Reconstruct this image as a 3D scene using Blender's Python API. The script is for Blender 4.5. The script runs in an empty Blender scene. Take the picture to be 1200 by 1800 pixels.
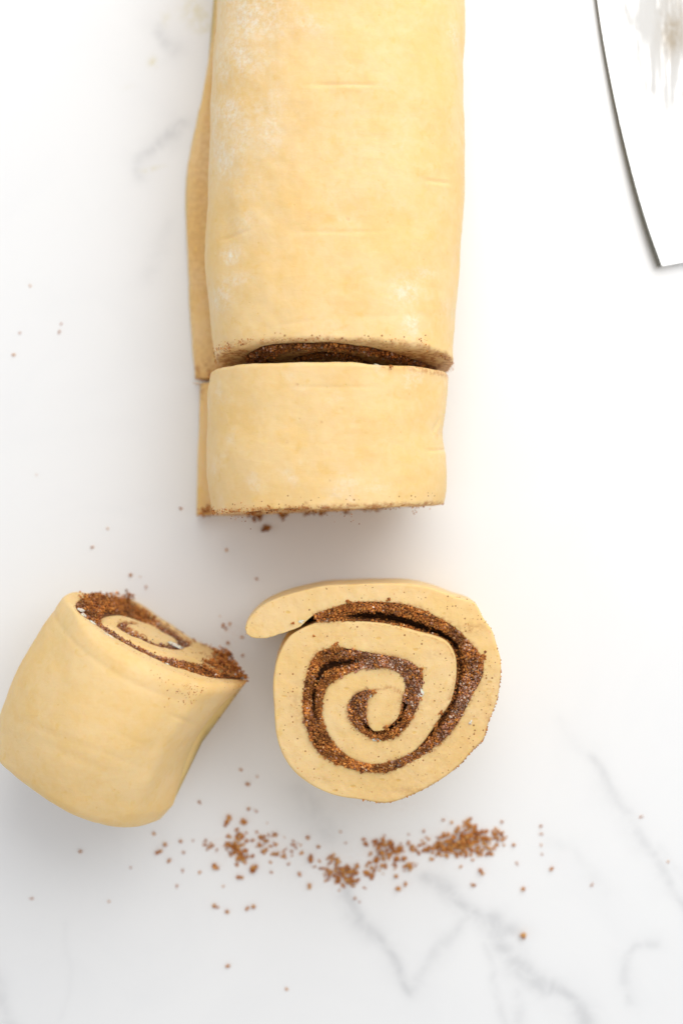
import bpy, math, random
import numpy as np
from mathutils import Vector

rng = np.random.default_rng(7)
random.seed(7)
sc = bpy.context.scene
C = sc.collection
CM = 0.01                      # everything below is thought out in centimetres

# ------------------------------------------------------------------ camera
DIST, P0 = 65.0, 45.0          # camera height above the counter, photo pixels per cm on the counter
cam_d = bpy.data.cameras.new('camera')
cam = bpy.data.objects.new('camera', cam_d)
C.objects.link(cam)
sc.camera = cam
cam.location = (0, 0, DIST * CM)
cam.rotation_euler = (0, 0, 0)
cam_d.sensor_fit = 'VERTICAL'
cam_d.sensor_height = 36.0
cam_d.lens = 36.0 * DIST / (1800 / P0)
cam_d.clip_start = 0.05
cam_d.clip_end = 20
cam_d.dof.use_dof = True
cam_d.dof.focus_distance = (DIST - 5.7) * CM
cam_d.dof.aperture_fstop = 3.6

# ------------------------------------------------------------------ light
world = bpy.data.worlds.new('World')
sc.world = world
world.use_nodes = True
bg = world.node_tree.nodes['Background']
bg.inputs[0].default_value = (0.97, 0.98, 1.0, 1)
bg.inputs[1].default_value = 0.69

def area(name, loc, target, sx, sy, power, col):
    d = bpy.data.lights.new(name, 'AREA')
    d.shape = 'RECTANGLE'
    d.size, d.size_y = sx, sy
    d.energy = power
    d.color = col
    o = bpy.data.objects.new(name, d)
    C.objects.link(o)
    o.location = loc
    o.rotation_euler = (Vector(target) - Vector(loc)).to_track_quat('-Z', 'Y').to_euler()
    return o
area('window_light', (0.29, 0.52, 0.58), (0.05, 0.11, 0), 0.90, 0.90, 6.7, (1.0, 0.995, 0.985))

sc.view_settings.view_transform = 'Standard'
sc.view_settings.look = 'None'
sc.view_settings.exposure = 0.0
sc.view_settings.gamma = 1.0

# ------------------------------------------------------------------ helpers
def px2w(X, Y, z):
    """photo pixel at height z -> cm"""
    k = (DIST - z) / DIST / P0
    return (X - 600) * k, (900 - Y) * k

def w2px(x, y, z):
    k = P0 * DIST / (DIST - z)
    return 600 + x * k, 900 - y * k

_perm = rng.permutation(256)
_perm = np.concatenate([_perm, _perm, _perm])
_grad = rng.normal(size=(256, 3))
_grad /= np.linalg.norm(_grad, axis=1)[:, None]

def perlin(p, freq=1.0, seed=0):
    p = np.asarray(p, dtype=float) * freq + seed * 17.31 + 1000.0
    i = np.floor(p).astype(int)
    f = p - i
    u = f * f * f * (f * (f * 6 - 15) + 10)
    out = 0
    for dx in (0, 1):
        for dy in (0, 1):
            for dz in (0, 1):
                h = _perm[(_perm[(_perm[(i[..., 0] + dx) & 255] + i[..., 1] + dy) & 255] + i[..., 2] + dz) & 255]
                g = _grad[h]
                d = f - np.array([dx, dy, dz])
                w = ((u[..., 0] if dx else 1 - u[..., 0]) * (u[..., 1] if dy else 1 - u[..., 1])
                     * (u[..., 2] if dz else 1 - u[..., 2]))
                out = out + w * (g * d).sum(-1)
    return out * 1.5

def fbm(p, freq, octs=3, seed=0):
    o, a = 0, 1.0
    for k in range(octs):
        o = o + a * perlin(p, freq * 2 ** k, seed + k)
        a *= 0.5
    return o

def sstep(a, b, x):
    t = np.clip((x - a) / (b - a), 0, 1)
    return t * t * (3 - 2 * t)

def catmull(P, n=10):
    P = np.asarray(P, float)
    Q = np.vstack([2 * P[0] - P[1], P, 2 * P[-1] - P[-2]])
    out = []
    for i in range(1, len(Q) - 2):
        p0, p1, p2, p3 = Q[i - 1], Q[i], Q[i + 1], Q[i + 2]
        for t in np.linspace(0, 1, n, endpoint=False):
            out.append(0.5 * ((2 * p1) + (-p0 + p2) * t + (2 * p0 - 5 * p1 + 4 * p2 - p3) * t * t
                              + (-p0 + 3 * p1 - 3 * p2 + p3) * t ** 3))
    out.append(Q[-2])
    return np.array(out)

def arclen(P):
    return np.concatenate([[0], np.cumsum(np.linalg.norm(np.diff(P, axis=0), axis=1))])

def resample(P, n):
    s = arclen(P)
    t = np.linspace(0, s[-1], n)
    return np.stack([np.interp(t, s, P[:, k]) for k in range(P.shape[1])], 1)

def make_mesh(name, verts, faces, mat, parent=None, smooth=True, attrs=None, colors=None, loc=None):
    me = bpy.data.meshes.new(name)
    verts = np.asarray(verts, float) * CM
    if loc is not None:
        verts = verts - np.array(loc) * CM
    if isinstance(faces, np.ndarray):
        n, k = faces.shape
        me.vertices.add(len(verts))
        me.vertices.foreach_set('co', verts.ravel())
        me.loops.add(n * k)
        me.loops.foreach_set('vertex_index', faces.ravel().astype(np.int32))
        me.polygons.add(n)
        me.polygons.foreach_set('loop_start', np.arange(0, n * k, k, dtype=np.int32))
        me.update(calc_edges=True)
    else:
        me.from_pydata(verts.tolist(), [], faces)
    me.validate()
    me.polygons.foreach_set('use_smooth', np.full(len(me.polygons), smooth, dtype=bool))
    for k, v in (attrs or {}).items():
        a = me.attributes.new(k, 'FLOAT', 'POINT')
        a.data.foreach_set('value', np.asarray(v, np.float32).ravel())
    if colors is not None:
        a = me.attributes.new('tint', 'FLOAT_COLOR', 'POINT')
        c = np.concatenate([colors, np.ones((len(colors), 1))], 1).astype(np.float32)
        a.data.foreach_set('color', c.ravel())
    me.materials.append(mat)
    o = bpy.data.objects.new(name, me)
    C.objects.link(o)
    if parent is not None:
        o.parent = parent
    elif loc is not None:
        o.location = tuple(np.array(loc) * CM)
    return o

def thing(name, label, cat, loc, group=None):
    o = bpy.data.objects.new(name, None)
    o.empty_display_size = 0.01
    C.objects.link(o)
    o.location = tuple(np.array(loc) * CM)
    o['label'] = label
    o['category'] = cat
    if group:
        o['group'] = group
    return o

# ------------------------------------------------------------------ materials
class NT:
    def __init__(self, name):
        self.m = bpy.data.materials.new(name)
        self.m.use_nodes = True
        self.t = self.m.node_tree
        self.b = self.t.nodes['Principled BSDF']
        self.tc = self.t.nodes.new('ShaderNodeTexCoord')
        mp = self.t.nodes.new('ShaderNodeMapping')
        mp.inputs['Scale'].default_value = (100, 100, 100)
        self.t.links.new(self.tc.outputs['Object'], mp.inputs[0])
        self.co = mp.outputs[0]            # centimetres
    def L(self, a, b): self.t.links.new(a, b)
    def val(self, sock, v):
        if hasattr(v, 'is_output'): self.L(v, sock)
        else: sock.default_value = v
    def noise(self, scale, detail=3, rough=0.5, dist=0.0, co=None):
        n = self.t.nodes.new('ShaderNodeTexNoise')
        n.inputs['Scale'].default_value = scale
        n.inputs['Detail'].default_value = detail
        n.inputs['Roughness'].default_value = rough
        n.inputs['Distortion'].default_value = dist
        self.L(co or self.co, n.inputs['Vector'])
        return n.outputs['Fac']
    def voro(self, scale, co=None):
        n = self.t.nodes.new('ShaderNodeTexVoronoi')
        n.inputs['Scale'].default_value = scale
        self.L(co or self.co, n.inputs['Vector'])
        return n.outputs['Distance'], n.outputs['Color']
    def mapr(self, v, a, b, c=0.0, d=1.0):
        n = self.t.nodes.new('ShaderNodeMapRange')
        n.interpolation_type = 'SMOOTHSTEP'
        self.L(v, n.inputs[0])
        for i, x in enumerate((a, b, c, d)): n.inputs[i + 1].default_value = x
        return n.outputs[0]
    def math(self, op, a, b=0.0):
        n = self.t.nodes.new('ShaderNodeMath')
        n.operation = op
        self.val(n.inputs[0], a); self.val(n.inputs[1], b)
        return n.outputs[0]
    def mix(self, f, a, b):
        n = self.t.nodes.new('ShaderNodeMix')
        n.data_type = 'RGBA'
        self.val(n.inputs[0], f)
        for s, v in ((n.inputs[6], a), (n.inputs[7], b)):
            if isinstance(v, tuple): s.default_value = (*v, 1)
            else: self.L(v, s)
        return n.outputs[2]
    def attr(self, name):
        n = self.t.nodes.new('ShaderNodeAttribute')
        n.attribute_name = name
        return n
    def sep(self, col):
        n = self.t.nodes.new('ShaderNodeSeparateColor')
        self.L(col, n.inputs[0])
        return n.outputs
    def map(self, rot=(0, 0, 0), scale=(1, 1, 1)):
        n = self.t.nodes.new('ShaderNodeMapping')
        n.inputs['Rotation'].default_value = rot
        n.inputs['Scale'].default_value = scale
        self.L(self.co, n.inputs[0])
        return n.outputs[0]
    def bump(self, h, strength, dist_cm):
        n = self.t.nodes.new('ShaderNodeBump')
        n.inputs['Strength'].default_value = strength
        n.inputs['Distance'].default_value = dist_cm * CM
        self.L(h, n.inputs['Height'])
        self.L(n.outputs[0], self.b.inputs['Normal'])

def dough_material():
    t = NT('raw_dough')
    tone = t.mapr(t.math('ADD', t.math('MULTIPLY', t.noise(0.5, 4, 0.6), 0.65), t.math('MULTIPLY', t.noise(2.4, 4, 0.65, 0.5), 0.35)), 0.36, 0.64)
    col = t.mix(tone, (0.81, 0.548, 0.222), (0.83, 0.60, 0.30))
    # yellower butter-rich flecks
    fl = t.mapr(t.noise(2.2, 5, 0.6, 0.4), 0.56, 0.72)
    col = t.mix(t.math('MULTIPLY', fl, 0.42), col, (0.78, 0.50, 0.14))
    # tiny pores
    dist, vc = t.voro(3.1)
    s = t.sep(vc)
    pore = t.math('MULTIPLY', t.mapr(dist, 0.05, 0.13, 1, 0), t.mapr(s[0], 0.86, 0.90))
    col = t.mix(t.math('MULTIPLY', pore, 0.5), col, (0.72, 0.45, 0.13))
    cut = t.attr('cut').outputs['Fac']
    d3, c3 = t.voro(1.0, co=t.map((0, 0, 0.2), (2.0, 3.6, 2.0)))
    pit = t.math('MULTIPLY', cut, t.math('MULTIPLY', t.mapr(t.math('ADD', d3, t.math('MULTIPLY', t.noise(7, 3), 0.2)), 0.22, 0.36, 1, 0), t.mapr(t.sep(c3)[0], 0.78, 0.84)))
    col = t.mix(t.math('MULTIPLY', pit, 0.6), col, (0.70, 0.42, 0.10))
    # cinnamon specks
    sp = t.attr('speck').outputs['Fac']
    d2, c2 = t.voro(6.5)
    s2 = t.sep(c2)
    gate = t.math('GREATER_THAN', t.math('ADD', t.math('MULTIPLY', sp, 0.75), t.math('MULTIPLY', t.noise(1.1, 3), 0.35)), t.math('ADD', s2[0], 0.30))
    rad = t.math('MULTIPLY', s2[1], 0.20)
    dot = t.math('MULTIPLY', gate, t.math('LESS_THAN', d2, t.math('ADD', rad, 0.05)))
    col = t.mix(t.math('MULTIPLY', dot, 0.85), col, (0.30, 0.115, 0.03))
    stain = t.math('MULTIPLY', sp, t.mapr(t.noise(2.0, 4, 0.6), 0.45, 0.75))
    col = t.mix(t.math('MULTIPLY', stain, 0.20), col, (0.72, 0.40, 0.13))
    st2 = t.attr('stain').outputs['Fac']
    col = t.mix(t.math('MULTIPLY', st2, t.mapr(t.noise(6, 4, 0.7), 0.36, 0.62)), col, (0.42, 0.16, 0.045))
    # flour dust
    fa = t.attr('flour').outputs['Fac']
    g1 = t.mapr(t.noise(5.5, 6, 0.75), 0.40, 0.62)
    g0 = t.mapr(t.noise(1.2, 3, 0.6), 0.35, 0.65, 0.35, 1.0)
    fm = t.math('MULTIPLY', t.math('MULTIPLY', fa, 0.85), t.math('MULTIPLY', g0, t.math('ADD', t.math('MULTIPLY', g1, 0.85), 0.25)))
    col = t.mix(fm, col, (0.88, 0.82, 0.71))
    t.L(col, t.b.inputs['Base Color'])
    t.b.inputs['Roughness'].default_value = 0.52
    t.b.inputs['Specular IOR Level'].default_value = 0.2
    t.b.inputs['Subsurface Weight'].default_value = 0.35
    t.b.inputs['Subsurface Radius'].default_value = (1.0, 0.55, 0.22)
    t.b.inputs['Subsurface Scale'].default_value = 0.0035
    h = t.math('ADD', t.math('MULTIPLY', t.noise(1.6, 5, 0.55, 0.3), 0.9), t.math('MULTIPLY', t.noise(14, 3, 0.6), 0.10))
    wr = t.noise(1.0, 5, 0.65, 0.6, co=t.map((0, 0, 0.25), (0.7, 3.2, 1.5)))
    h = t.math('ADD', h, t.math('MULTIPLY', wr, 0.55))
    h = t.math('ADD', h, t.math('MULTIPLY', fm, 0.4))
    h = t.math('SUBTRACT', h, t.math('MULTIPLY', pore, 0.35))
    h = t.math('ADD', h, t.math('MULTIPLY', cut, t.math('MULTIPLY', t.noise(4.5, 6, 0.7, 0.6), 1.3)))
    h = t.math('SUBTRACT', h, t.math('MULTIPLY', pit, 0.8))
    t.bump(h, 0.32, 0.07)
    return t.m

def filling_material():
    t = NT('cinnamon_sugar_paste')
    n = t.noise(9, 6, 0.75)
    col = t.mix(t.mapr(n, 0.35, 0.7), (0.13, 0.042, 0.012), (0.40, 0.155, 0.045))
    t.L(col, t.b.inputs['Base Color'])
    t.b.inputs['Roughness'].default_value = 0.5
    t.bump(t.noise(12, 5, 0.8), 1.0, 0.08)
    return t.m

def grain_material(name='brown_sugar_grains', rough=0.55, sss=0.15):
    t = NT(name)
    a = t.attr('tint')
    col = t.mix(t.mapr(t.noise(25, 3, 0.6), 0.3, 0.7, 0.0, 0.35), a.outputs['Color'], (0.20, 0.06, 0.015))
    t.L(col, t.b.inputs['Base Color'])
    t.b.inputs['Roughness'].default_value = rough
    t.b.inputs['Specular IOR Level'].default_value = 0.28
    t.b.inputs['Subsurface Weight'].default_value = sss
    t.b.inputs['Subsurface Radius'].default_value = (1.0, 0.5, 0.2)
    t.b.inputs['Subsurface Scale'].default_value = 0.0008
    t.bump(t.noise(28, 3, 0.7), 0.6, 0.03)
    return t.m

def butter_material():
    t = NT('soft_butter')
    t.b.inputs['Base Color'].default_value = (0.80, 0.72, 0.60, 1)
    t.b.inputs['Roughness'].default_value = 0.4
    t.b.inputs['Subsurface Weight'].default_value = 0.3
    t.b.inputs['Subsurface Scale'].default_value = 0.002
    t.bump(t.noise(6, 4, 0.6), 0.5, 0.06)
    return t.m

def marble_material():
    t = NT('white_marble')
    v = t.attr('vein').outputs['Fac']
    cloud = t.mapr(t.noise(0.16, 5, 0.6, 1.2), 0.42, 0.78)
    base = t.mix(t.math('MULTIPLY', cloud, 0.5), (0.86, 0.86, 0.857), (0.82, 0.823, 0.825))
    vm = t.math('MULTIPLY', v, t.mapr(t.noise(1.3, 5, 0.6, 0.8), 0.30, 0.62, 0.45, 1.0))
    col = t.mix(vm, base, (0.38, 0.385, 0.40))
    sm = t.attr('smear').outputs['Fac']
    col = t.mix(t.math('MULTIPLY', sm, t.mapr(t.noise(3.5, 4, 0.6), 0.3, 0.6)), col, (0.74, 0.69, 0.50))
    du = t.math('MULTIPLY', t.attr('dust').outputs['Fac'], t.mapr(t.noise(7.0, 6, 0.8), 0.42, 0.66))
    col = t.mix(t.math('MULTIPLY', du, 0.75), col, (0.62, 0.33, 0.15))
    # faint flour haze
    fz = t.math('MULTIPLY', t.mapr(t.noise(0.5, 6, 0.7, 0.5), 0.45, 0.75), t.mapr(t.noise(16, 3, 0.8), 0.5, 0.62))
    col = t.mix(t.math('MULTIPLY', fz, 0.18), col, (0.88, 0.865, 0.83))
    t.L(col, t.b.inputs['Base Color'])
    t.b.inputs['Roughness'].default_value = 0.33
    t.b.inputs['Specular IOR Level'].default_value = 0.4
    t.bump(t.noise(0.8, 3), 0.05, 0.02)
    return t.m

def steel_material():
    t = NT('brushed_steel')
    ang = math.radians(-14)
    st = t.noise(1.0, 6, 0.7, 0.2, co=t.map((0, 0, ang), (7.0, 0.28, 1)))
    st2 = t.noise(1.0, 5, 0.7, 0.3, co=t.map((0, 0, ang), (2.0, 0.35, 1)))
    flour = t.math('MULTIPLY', t.mapr(st, 0.36, 0.58), 0.85)
    a = t.attr('smear').outputs['Fac']
    film = t.math('MULTIPLY', a, t.mapr(st2, 0.30, 0.60, 0.25, 1.0))
    fm = t.math('MULTIPLY', film, t.math('ADD', t.math('MULTIPLY', flour, 0.6), 0.4))
    fm = t.math('MINIMUM', t.math('MULTIPLY', fm, 1.9), 1.0)
    br = t.math('MULTIPLY', t.attr('residue').outputs['Fac'], t.mapr(t.noise(1.0, 5, 0.7, 0.8, co=t.map((0, 0, ang), (3, 1.0, 1))), 0.25, 0.62))
    col = t.mix(fm, (0.86, 0.86, 0.85), (0.60, 0.592, 0.575))
    col = t.mix(br, col, (0.40, 0.345, 0.27))
    t.L(col, t.b.inputs['Base Color'])
    t.L(t.math('SUBTRACT', 1.0, t.math('MAXIMUM', fm, br)), t.b.inputs['Metallic'])
    t.b.inputs['Specular IOR Level'].default_value = 0.15
    t.L(t.math('ADD', t.math('MULTIPLY', fm, 0.35), 0.28), t.b.inputs['Roughness'])
    t.bump(st, 0.12, 0.02)
    return t.m

M_DOUGH, M_FILL, M_GRAIN = dough_material(), filling_material(), grain_material()
M_CRUMB = grain_material('loose_brown_sugar', 0.6, 0.1)
M_BUTTER, M_MARBLE, M_STEEL = butter_material(), marble_material(), steel_material()

# ------------------------------------------------------------------ countertop with its veins
def countertop():
    fx = np.arange(-14.6, 14.6, 0.085)
    fy = np.arange(-21.5, 21.5, 0.085)
    gx = np.concatenate([[-95, -60, -35, -22], fx, [22, 35, 60, 95]])
    gy = np.concatenate([[-100, -70, -45, -30], fy, [30, 45, 70, 100]])
    X, Y = np.meshgrid(gx, gy)
    wx = fbm(np.stack([X, Y, X * 0], -1), 0.45, 2, 3) * 0.28
    wy = fbm(np.stack([X, Y, X * 0 + 9], -1), 0.45, 2, 5) * 0.28
    U, V = X + wx, Y + wy
    vein = np.zeros_like(X)
    # (points in photo pixels, width in cm, strength)
    veins = [
        ([(1040, 1330), (1058, 1362), (1075, 1396), (1100, 1437), (1137, 1500), (1162, 1533), (1180, 1560), (1215, 1600)], 0.20, 0.30),
        ([(760, 1535), (783, 1554), (808, 1583), (837, 1606), (867, 1637), (883, 1670), (908, 1700), (933, 1716), (967, 1741), (1000, 1762), (1029, 1800), (1060, 1850)], 0.30, 0.42),
        ([(862, 1610), (872, 1628), (880, 1648), (898, 1642)], 0.30, 0.42),
        ([(600, 1570), (626, 1607), (660, 1647), (690, 1690), (716, 1733), (722, 1738)], 0.20, 0.42),
        ([(722, 1738), (745, 1713), (775, 1670), (790, 1645), (812, 1620), (837, 1606)], 0.24, 0.26),
        ([(1150, 1658), (1110, 1664), (1100, 1680), (1100, 1720), (1104, 1758)], 0.20, 0.24),
        ([(850, 1660), (862, 1692), (875, 1742), (892, 1800), (900, 1840)], 0.17, 0.20),
        ([(935, 1716), (921, 1730), (912, 1783), (908, 1840)], 0.22, 0.20),
        ([(525, 1385), (545, 1420), (560, 1450), (575, 1475)], 0.35, 0.22),
        ([(1150, 1490), (1172, 1514), (1200, 1530)], 0.2, 0.12),
        ([(276, 55), (290, 72), (302, 88)], 0.28, 0.34),
        ([(325, 215), (312, 232), (290, 250), (272, 264)], 0.24, 0.40),
        ([(262, 270), (245, 285), (248, 300)], 0.25, 0.26),
        ([(300, 395), (268, 470), (262, 480)], 0.35, 0.12),
        ([(118, 1620), (124, 1700), (104, 1790)], 0.10, 0.07),
        ([(960, 1480), (1010, 1500), (1030, 1540), (1060, 1570)], 0.3, 0.10),
        ([(980, 1270), (1005, 1310), (1040, 1330)], 0.3, 0.08),
        ([(770, 1480), (790, 1530), (760, 1535)], 0.5, 0.07),
        ([(-200, 1250), (-100, 1500), (40, 1850), (160, 2100)], 0.3, 0.25),
        ([(1300, 700), (1350, 1000), (1330, 1300), (1500, 1700)], 0.4, 0.25),
    ]
    for pts, w, s in veins:
        P = np.array([px2w(a, b, 0) for a, b in pts])
        best = np.full(X.shape, 1e9)
        for a, b in zip(P[:-1], P[1:]):
            d = b - a
            t = np.clip(((U - a[0]) * d[0] + (V - a[1]) * d[1]) / (d @ d), 0, 1)
            best = np.minimum(best, np.hypot(U - a[0] - t * d[0], V - a[1] - t * d[1]))
        ww = w * (1 + 0.5 * perlin(np.stack([X, Y, X * 0 + 3], -1), 0.8, 8))
        vein = np.maximum(vein, 0.95 * s * (0.7 * np.exp(-(best / (ww * 1.0)) ** 2) + 0.3 * np.exp(-(best / (ww * 2.6)) ** 2)))
    smear = np.zeros_like(X)
    for px, py, rx, ry, s in [(348, 20, .55, .5, .8), (355, 44, .5, .25, .6), (265, 103, .18, .16, .8), (291, 36, .22, .4, .35), (275, 292, .35, .07, .55), (222, 147, .3, .1, .12), (972, 22, .1, .1, .3), (53, 500, .15, .1, .1)]:
        x, y = px2w(px, py, 0)
        smear = np.maximum(smear, s * np.exp(-(((U - x) / rx) ** 2 + ((V - y) / ry) ** 2)))
    dust = np.zeros_like(X)
    for px, py, rx, ry, q in [(412, 1488, 34, 22, .5), (470, 1485, 40, 18, .3), (600, 1535, 34, 20, .6), (680, 1500, 38, 20, .6), (805, 1480, 48, 20, .8), (850, 1474, 30, 14, .5), (640, 1515, 150, 45, .16), (465, 905, 70, 14, .25), (405, 1115, 22, 26, .3), (668, 1415, 90, 14, .2)]:
        x, y = px2w(px, py, 0)
        dust = np.maximum(dust, q * np.exp(-(((X - x) / (rx / P0)) ** 2 + ((Y - y) / (ry / P0)) ** 2)))
    n, m = X.shape
    idx = np.arange(n * m).reshape(n, m)
    top = np.stack([X, Y, X * 0], -1).reshape(-1, 3)
    f = np.stack([idx[:-1, :-1], idx[:-1, 1:], idx[1:, 1:], idx[1:, :-1]], -1).reshape(-1, 4)
    # slab underside and edges
    per = np.concatenate([idx[0, :-1], idx[:-1, -1], idx[-1, :0:-1], idx[:0:-1, 0]])
    low = top[per] - np.array([0, 0, 3.0])
    k0 = len(top)
    li = k0 + np.arange(len(per))
    side = np.stack([per, li, np.roll(li, -1), np.roll(per, -1)], -1)
    o = make_mesh('countertop', np.vstack([top, low]), np.vstack([f, side]), M_MARBLE, smooth=False,
                  attrs={'vein': np.concatenate([vein.ravel(), np.zeros(len(per))]),
                         'smear': np.concatenate([smear.ravel(), np.zeros(len(per))]),
                         'dust': np.concatenate([dust.ravel(), np.zeros(len(per))])})
    o['kind'] = 'structure'
    o['label'] = 'white marble countertop with soft grey veins and dustings'
countertop()

# ------------------------------------------------------------------ spiral geometry
def unwrap_about(P, c):
    return np.degrees(np.unwrap(np.arctan2(P[:, 1] - c[1], P[:, 0] - c[0])))

def spiral_strip(start_pairs, outer, Fo, Fi, c, tail_out, tail_rev, step_outer=0.07, step_inner=0.12, skip=0):
    """All points in one plane, spiral running clockwise in y-down coordinates.
    returns A (outer edge), B (inner edge) of the dough strip and the paired filling edges."""
    SA = catmull([p[0] for p in start_pairs], 8)
    SB = catmull([p[1] for p in start_pairs], 8)
    k = tail_out                       # index in Fi where the strip's outer edge enters the core
    Oc = catmull([start_pairs[-1][0]] + list(outer) + list(Fi[:k + 1]), 10)
    Ic = catmull([start_pairs[-1][1]] + list(Fo[skip:]), 10)
    ao = unwrap_about(Oc, c); ai = unwrap_about(Ic, c)
    ai += 360 * round((ao[0] - ai[0]) / 360)
    ao = np.maximum.accumulate(ao + np.arange(len(ao)) * 1e-5)
    ai = np.maximum.accumulate(ai + np.arange(len(ai)) * 1e-5)
    a1 = ai[-1]
    phi = np.linspace(ao[0], ao[-1], 900)
    ds, de = ai[0] - ao[0], ai[-1] - ao[-1]
    span = ao[-1] - ao[0]
    phi_i = phi + ds * np.exp(-(phi - ao[0]) / 40.0) + de * np.exp(-(ao[-1] - phi) / 40.0)
    MA = np.stack([np.interp(phi, ao, Oc[:, j]) for j in (0, 1)], 1)
    MB = np.stack([np.interp(phi_i, ai, Ic[:, j]) for j in (0, 1)], 1)
    EA = resample(catmull(Fi[k:tail_rev + 1], 8), 40)
    EB = resample(catmull(Fi[:tail_rev:-1], 8), 40)
    A = np.vstack([SA[:-1], MA, EA[1:]])
    B = np.vstack([SB[:-1], MB, EB[1:]])
    # resample to an even step measured on the outer edge, fine on the first turn
    s = arclen(A) + 0.3 * arclen(B)
    first = np.interp(ao[0] + 380, ao, np.arange(len(ao)))
    s1 = np.interp(np.linalg.norm(A - Oc[min(int(first), len(Oc) - 1)], axis=1).argmin(), np.arange(len(s)), s)
    t = np.concatenate([np.arange(0, s1, step_outer * 1.3), np.arange(s1, s[-1], step_inner * 1.3), [s[-1]]])
    A = np.stack([np.interp(t, s, A[:, j]) for j in (0, 1)], 1)
    B = np.stack([np.interp(t, s, B[:, j]) for j in (0, 1)], 1)
    # filling band
    fo, fi = catmull(Fo, 8), catmull(Fi, 8)
    return A, B, fo, fi

def section_rings(A, B, L, rA, rB, rBackA, n_side, n_face, n_back=5, n_in=10, nc=5, dense_front=1.0):
    """ring coordinates (a,b,e) for every section, e = depth below the front cut face"""
    W = np.linalg.norm(B - A, axis=1)
    D = (B - A) / np.maximum(W, 1e-6)[:, None]
    ra = np.minimum(rA, 0.42 * W); rb = np.minimum(rB, 0.42 * W); rk = np.minimum(rBackA, 0.42 * W)
    d, e, w, cut = [], [], [], []
    th = np.linspace(0, math.pi / 2, nc)
    for q in th:
        d.append(ra * (1 - math.cos(q))); e.append(ra * (1 - math.sin(q))); cut.append(max(0.0, (q / (math.pi / 2) - 0.4) / 0.6))
    for f in np.linspace(0, 1, n_face + 2)[1:-1]:
        d.append(ra + f * (W - ra - rb)); e.append(0 * W); cut.append(1.0)
    for q in th[::-1]:
        d.append(W - rb * (1 - math.cos(q))); e.append(rb * (1 - math.sin(q))); cut.append(1.0)
    for f in (np.linspace(0, 1, n_in + 2)[1:-1]) ** 1.5:
        d.append(W); e.append(rb + f * (L - rb - rk)); cut.append(0.3)
    for q in th:
        d.append(W - rk * (1 - math.cos(q))); e.append(L - rk * (1 - math.sin(q))); cut.append(0.0)
    for f in np.linspace(0, 1, n_back + 2)[1:-1]:
        d.append(W - rk - f * (W - 2 * rk)); e.append(L + 0 * W); cut.append(0.5)
    for q in th[::-1]:
        d.append(rk * (1 - math.cos(q))); e.append(L - rk * (1 - math.sin(q))); cut.append(0.0)
    for f in np.linspace(1, 0, n_side + 2)[1:-1]:
        d.append(0 * W); e.append(ra + f * (L - ra - rk)); cut.append(0.0)
    d = np.stack(d, 1); e = np.stack(e, 1)
    ab = A[:, None, :] + D[:, None, :] * d[..., None]
    cut = np.broadcast_to(np.array(cut), d.shape).copy()
    return ab, e, cut

def grid_normals(P):
    du = np.roll(P, -1, 1) - np.roll(P, 1, 1)
    ds = np.gradient(P, axis=0)
    n = np.cross(du, ds)
    l = np.linalg.norm(n, axis=-1, keepdims=True)
    return n / np.maximum(l, 1e-9)

def grid_faces(M, K):
    i = np.arange(M - 1)[:, None] * K
    j = np.arange(K)[None, :]
    j2 = (j + 1) % K
    return np.stack([i + j, i + j2, i + K + j2, i + K + j], -1).reshape(-1, 4)

def tube_mesh(name, P, mat, parent, attrs, origin, flip=False):
    M, K = P.shape[:2]
    f = grid_faces(M, K)
    cols = [P.reshape(-1, 3)]
    # end caps as triangle fans written as degenerate-free quads
    c0, c1 = P[0].mean(0), P[-1].mean(0)
    V = np.vstack([P.reshape(-1, 3), c0, c1])
    n = M * K
    caps = []
    for j in range(0, K, 1):
        caps.append((n, (j + 1) % K, j))
        caps.append((n + 1, (M - 1) * K + j, (M - 1) * K + (j + 1) % K))
    faces = f.tolist() + caps
    if flip:
        faces = [q[::-1] for q in faces]
    at = {k: np.concatenate([v.ravel(), [v[0].mean(), v[-1].mean()]]) for k, v in attrs.items()}
    o = make_mesh(name, V, faces, mat, None, True, at, loc=origin)
    o.location = (0, 0, 0)
    o.parent = parent
    return o

ico_v = None
def ico():
    global ico_v
    if ico_v is None:
        p = (1 + 5 ** 0.5) / 2
        v = np.array([(-1, p, 0), (1, p, 0), (-1, -p, 0), (1, -p, 0), (0, -1, p), (0, 1, p), (0, -1, -p), (0, 1, -p), (p, 0, -1), (p, 0, 1), (-p, 0, -1), (-p, 0, 1)]) / math.hypot(1, p)
        f = np.array([(0, 11, 5), (0, 5, 1), (0, 1, 7), (0, 7, 10), (0, 10, 11), (1, 5, 9), (5, 11, 4), (11, 10, 2), (10, 7, 6), (7, 1, 8), (3, 9, 4), (3, 4, 2), (3, 2, 6), (3, 6, 8), (3, 8, 9), (4, 9, 5), (2, 4, 11), (6, 2, 10), (8, 6, 7), (9, 8, 1)])
        ico_v = (v, f)
    return ico_v

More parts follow.
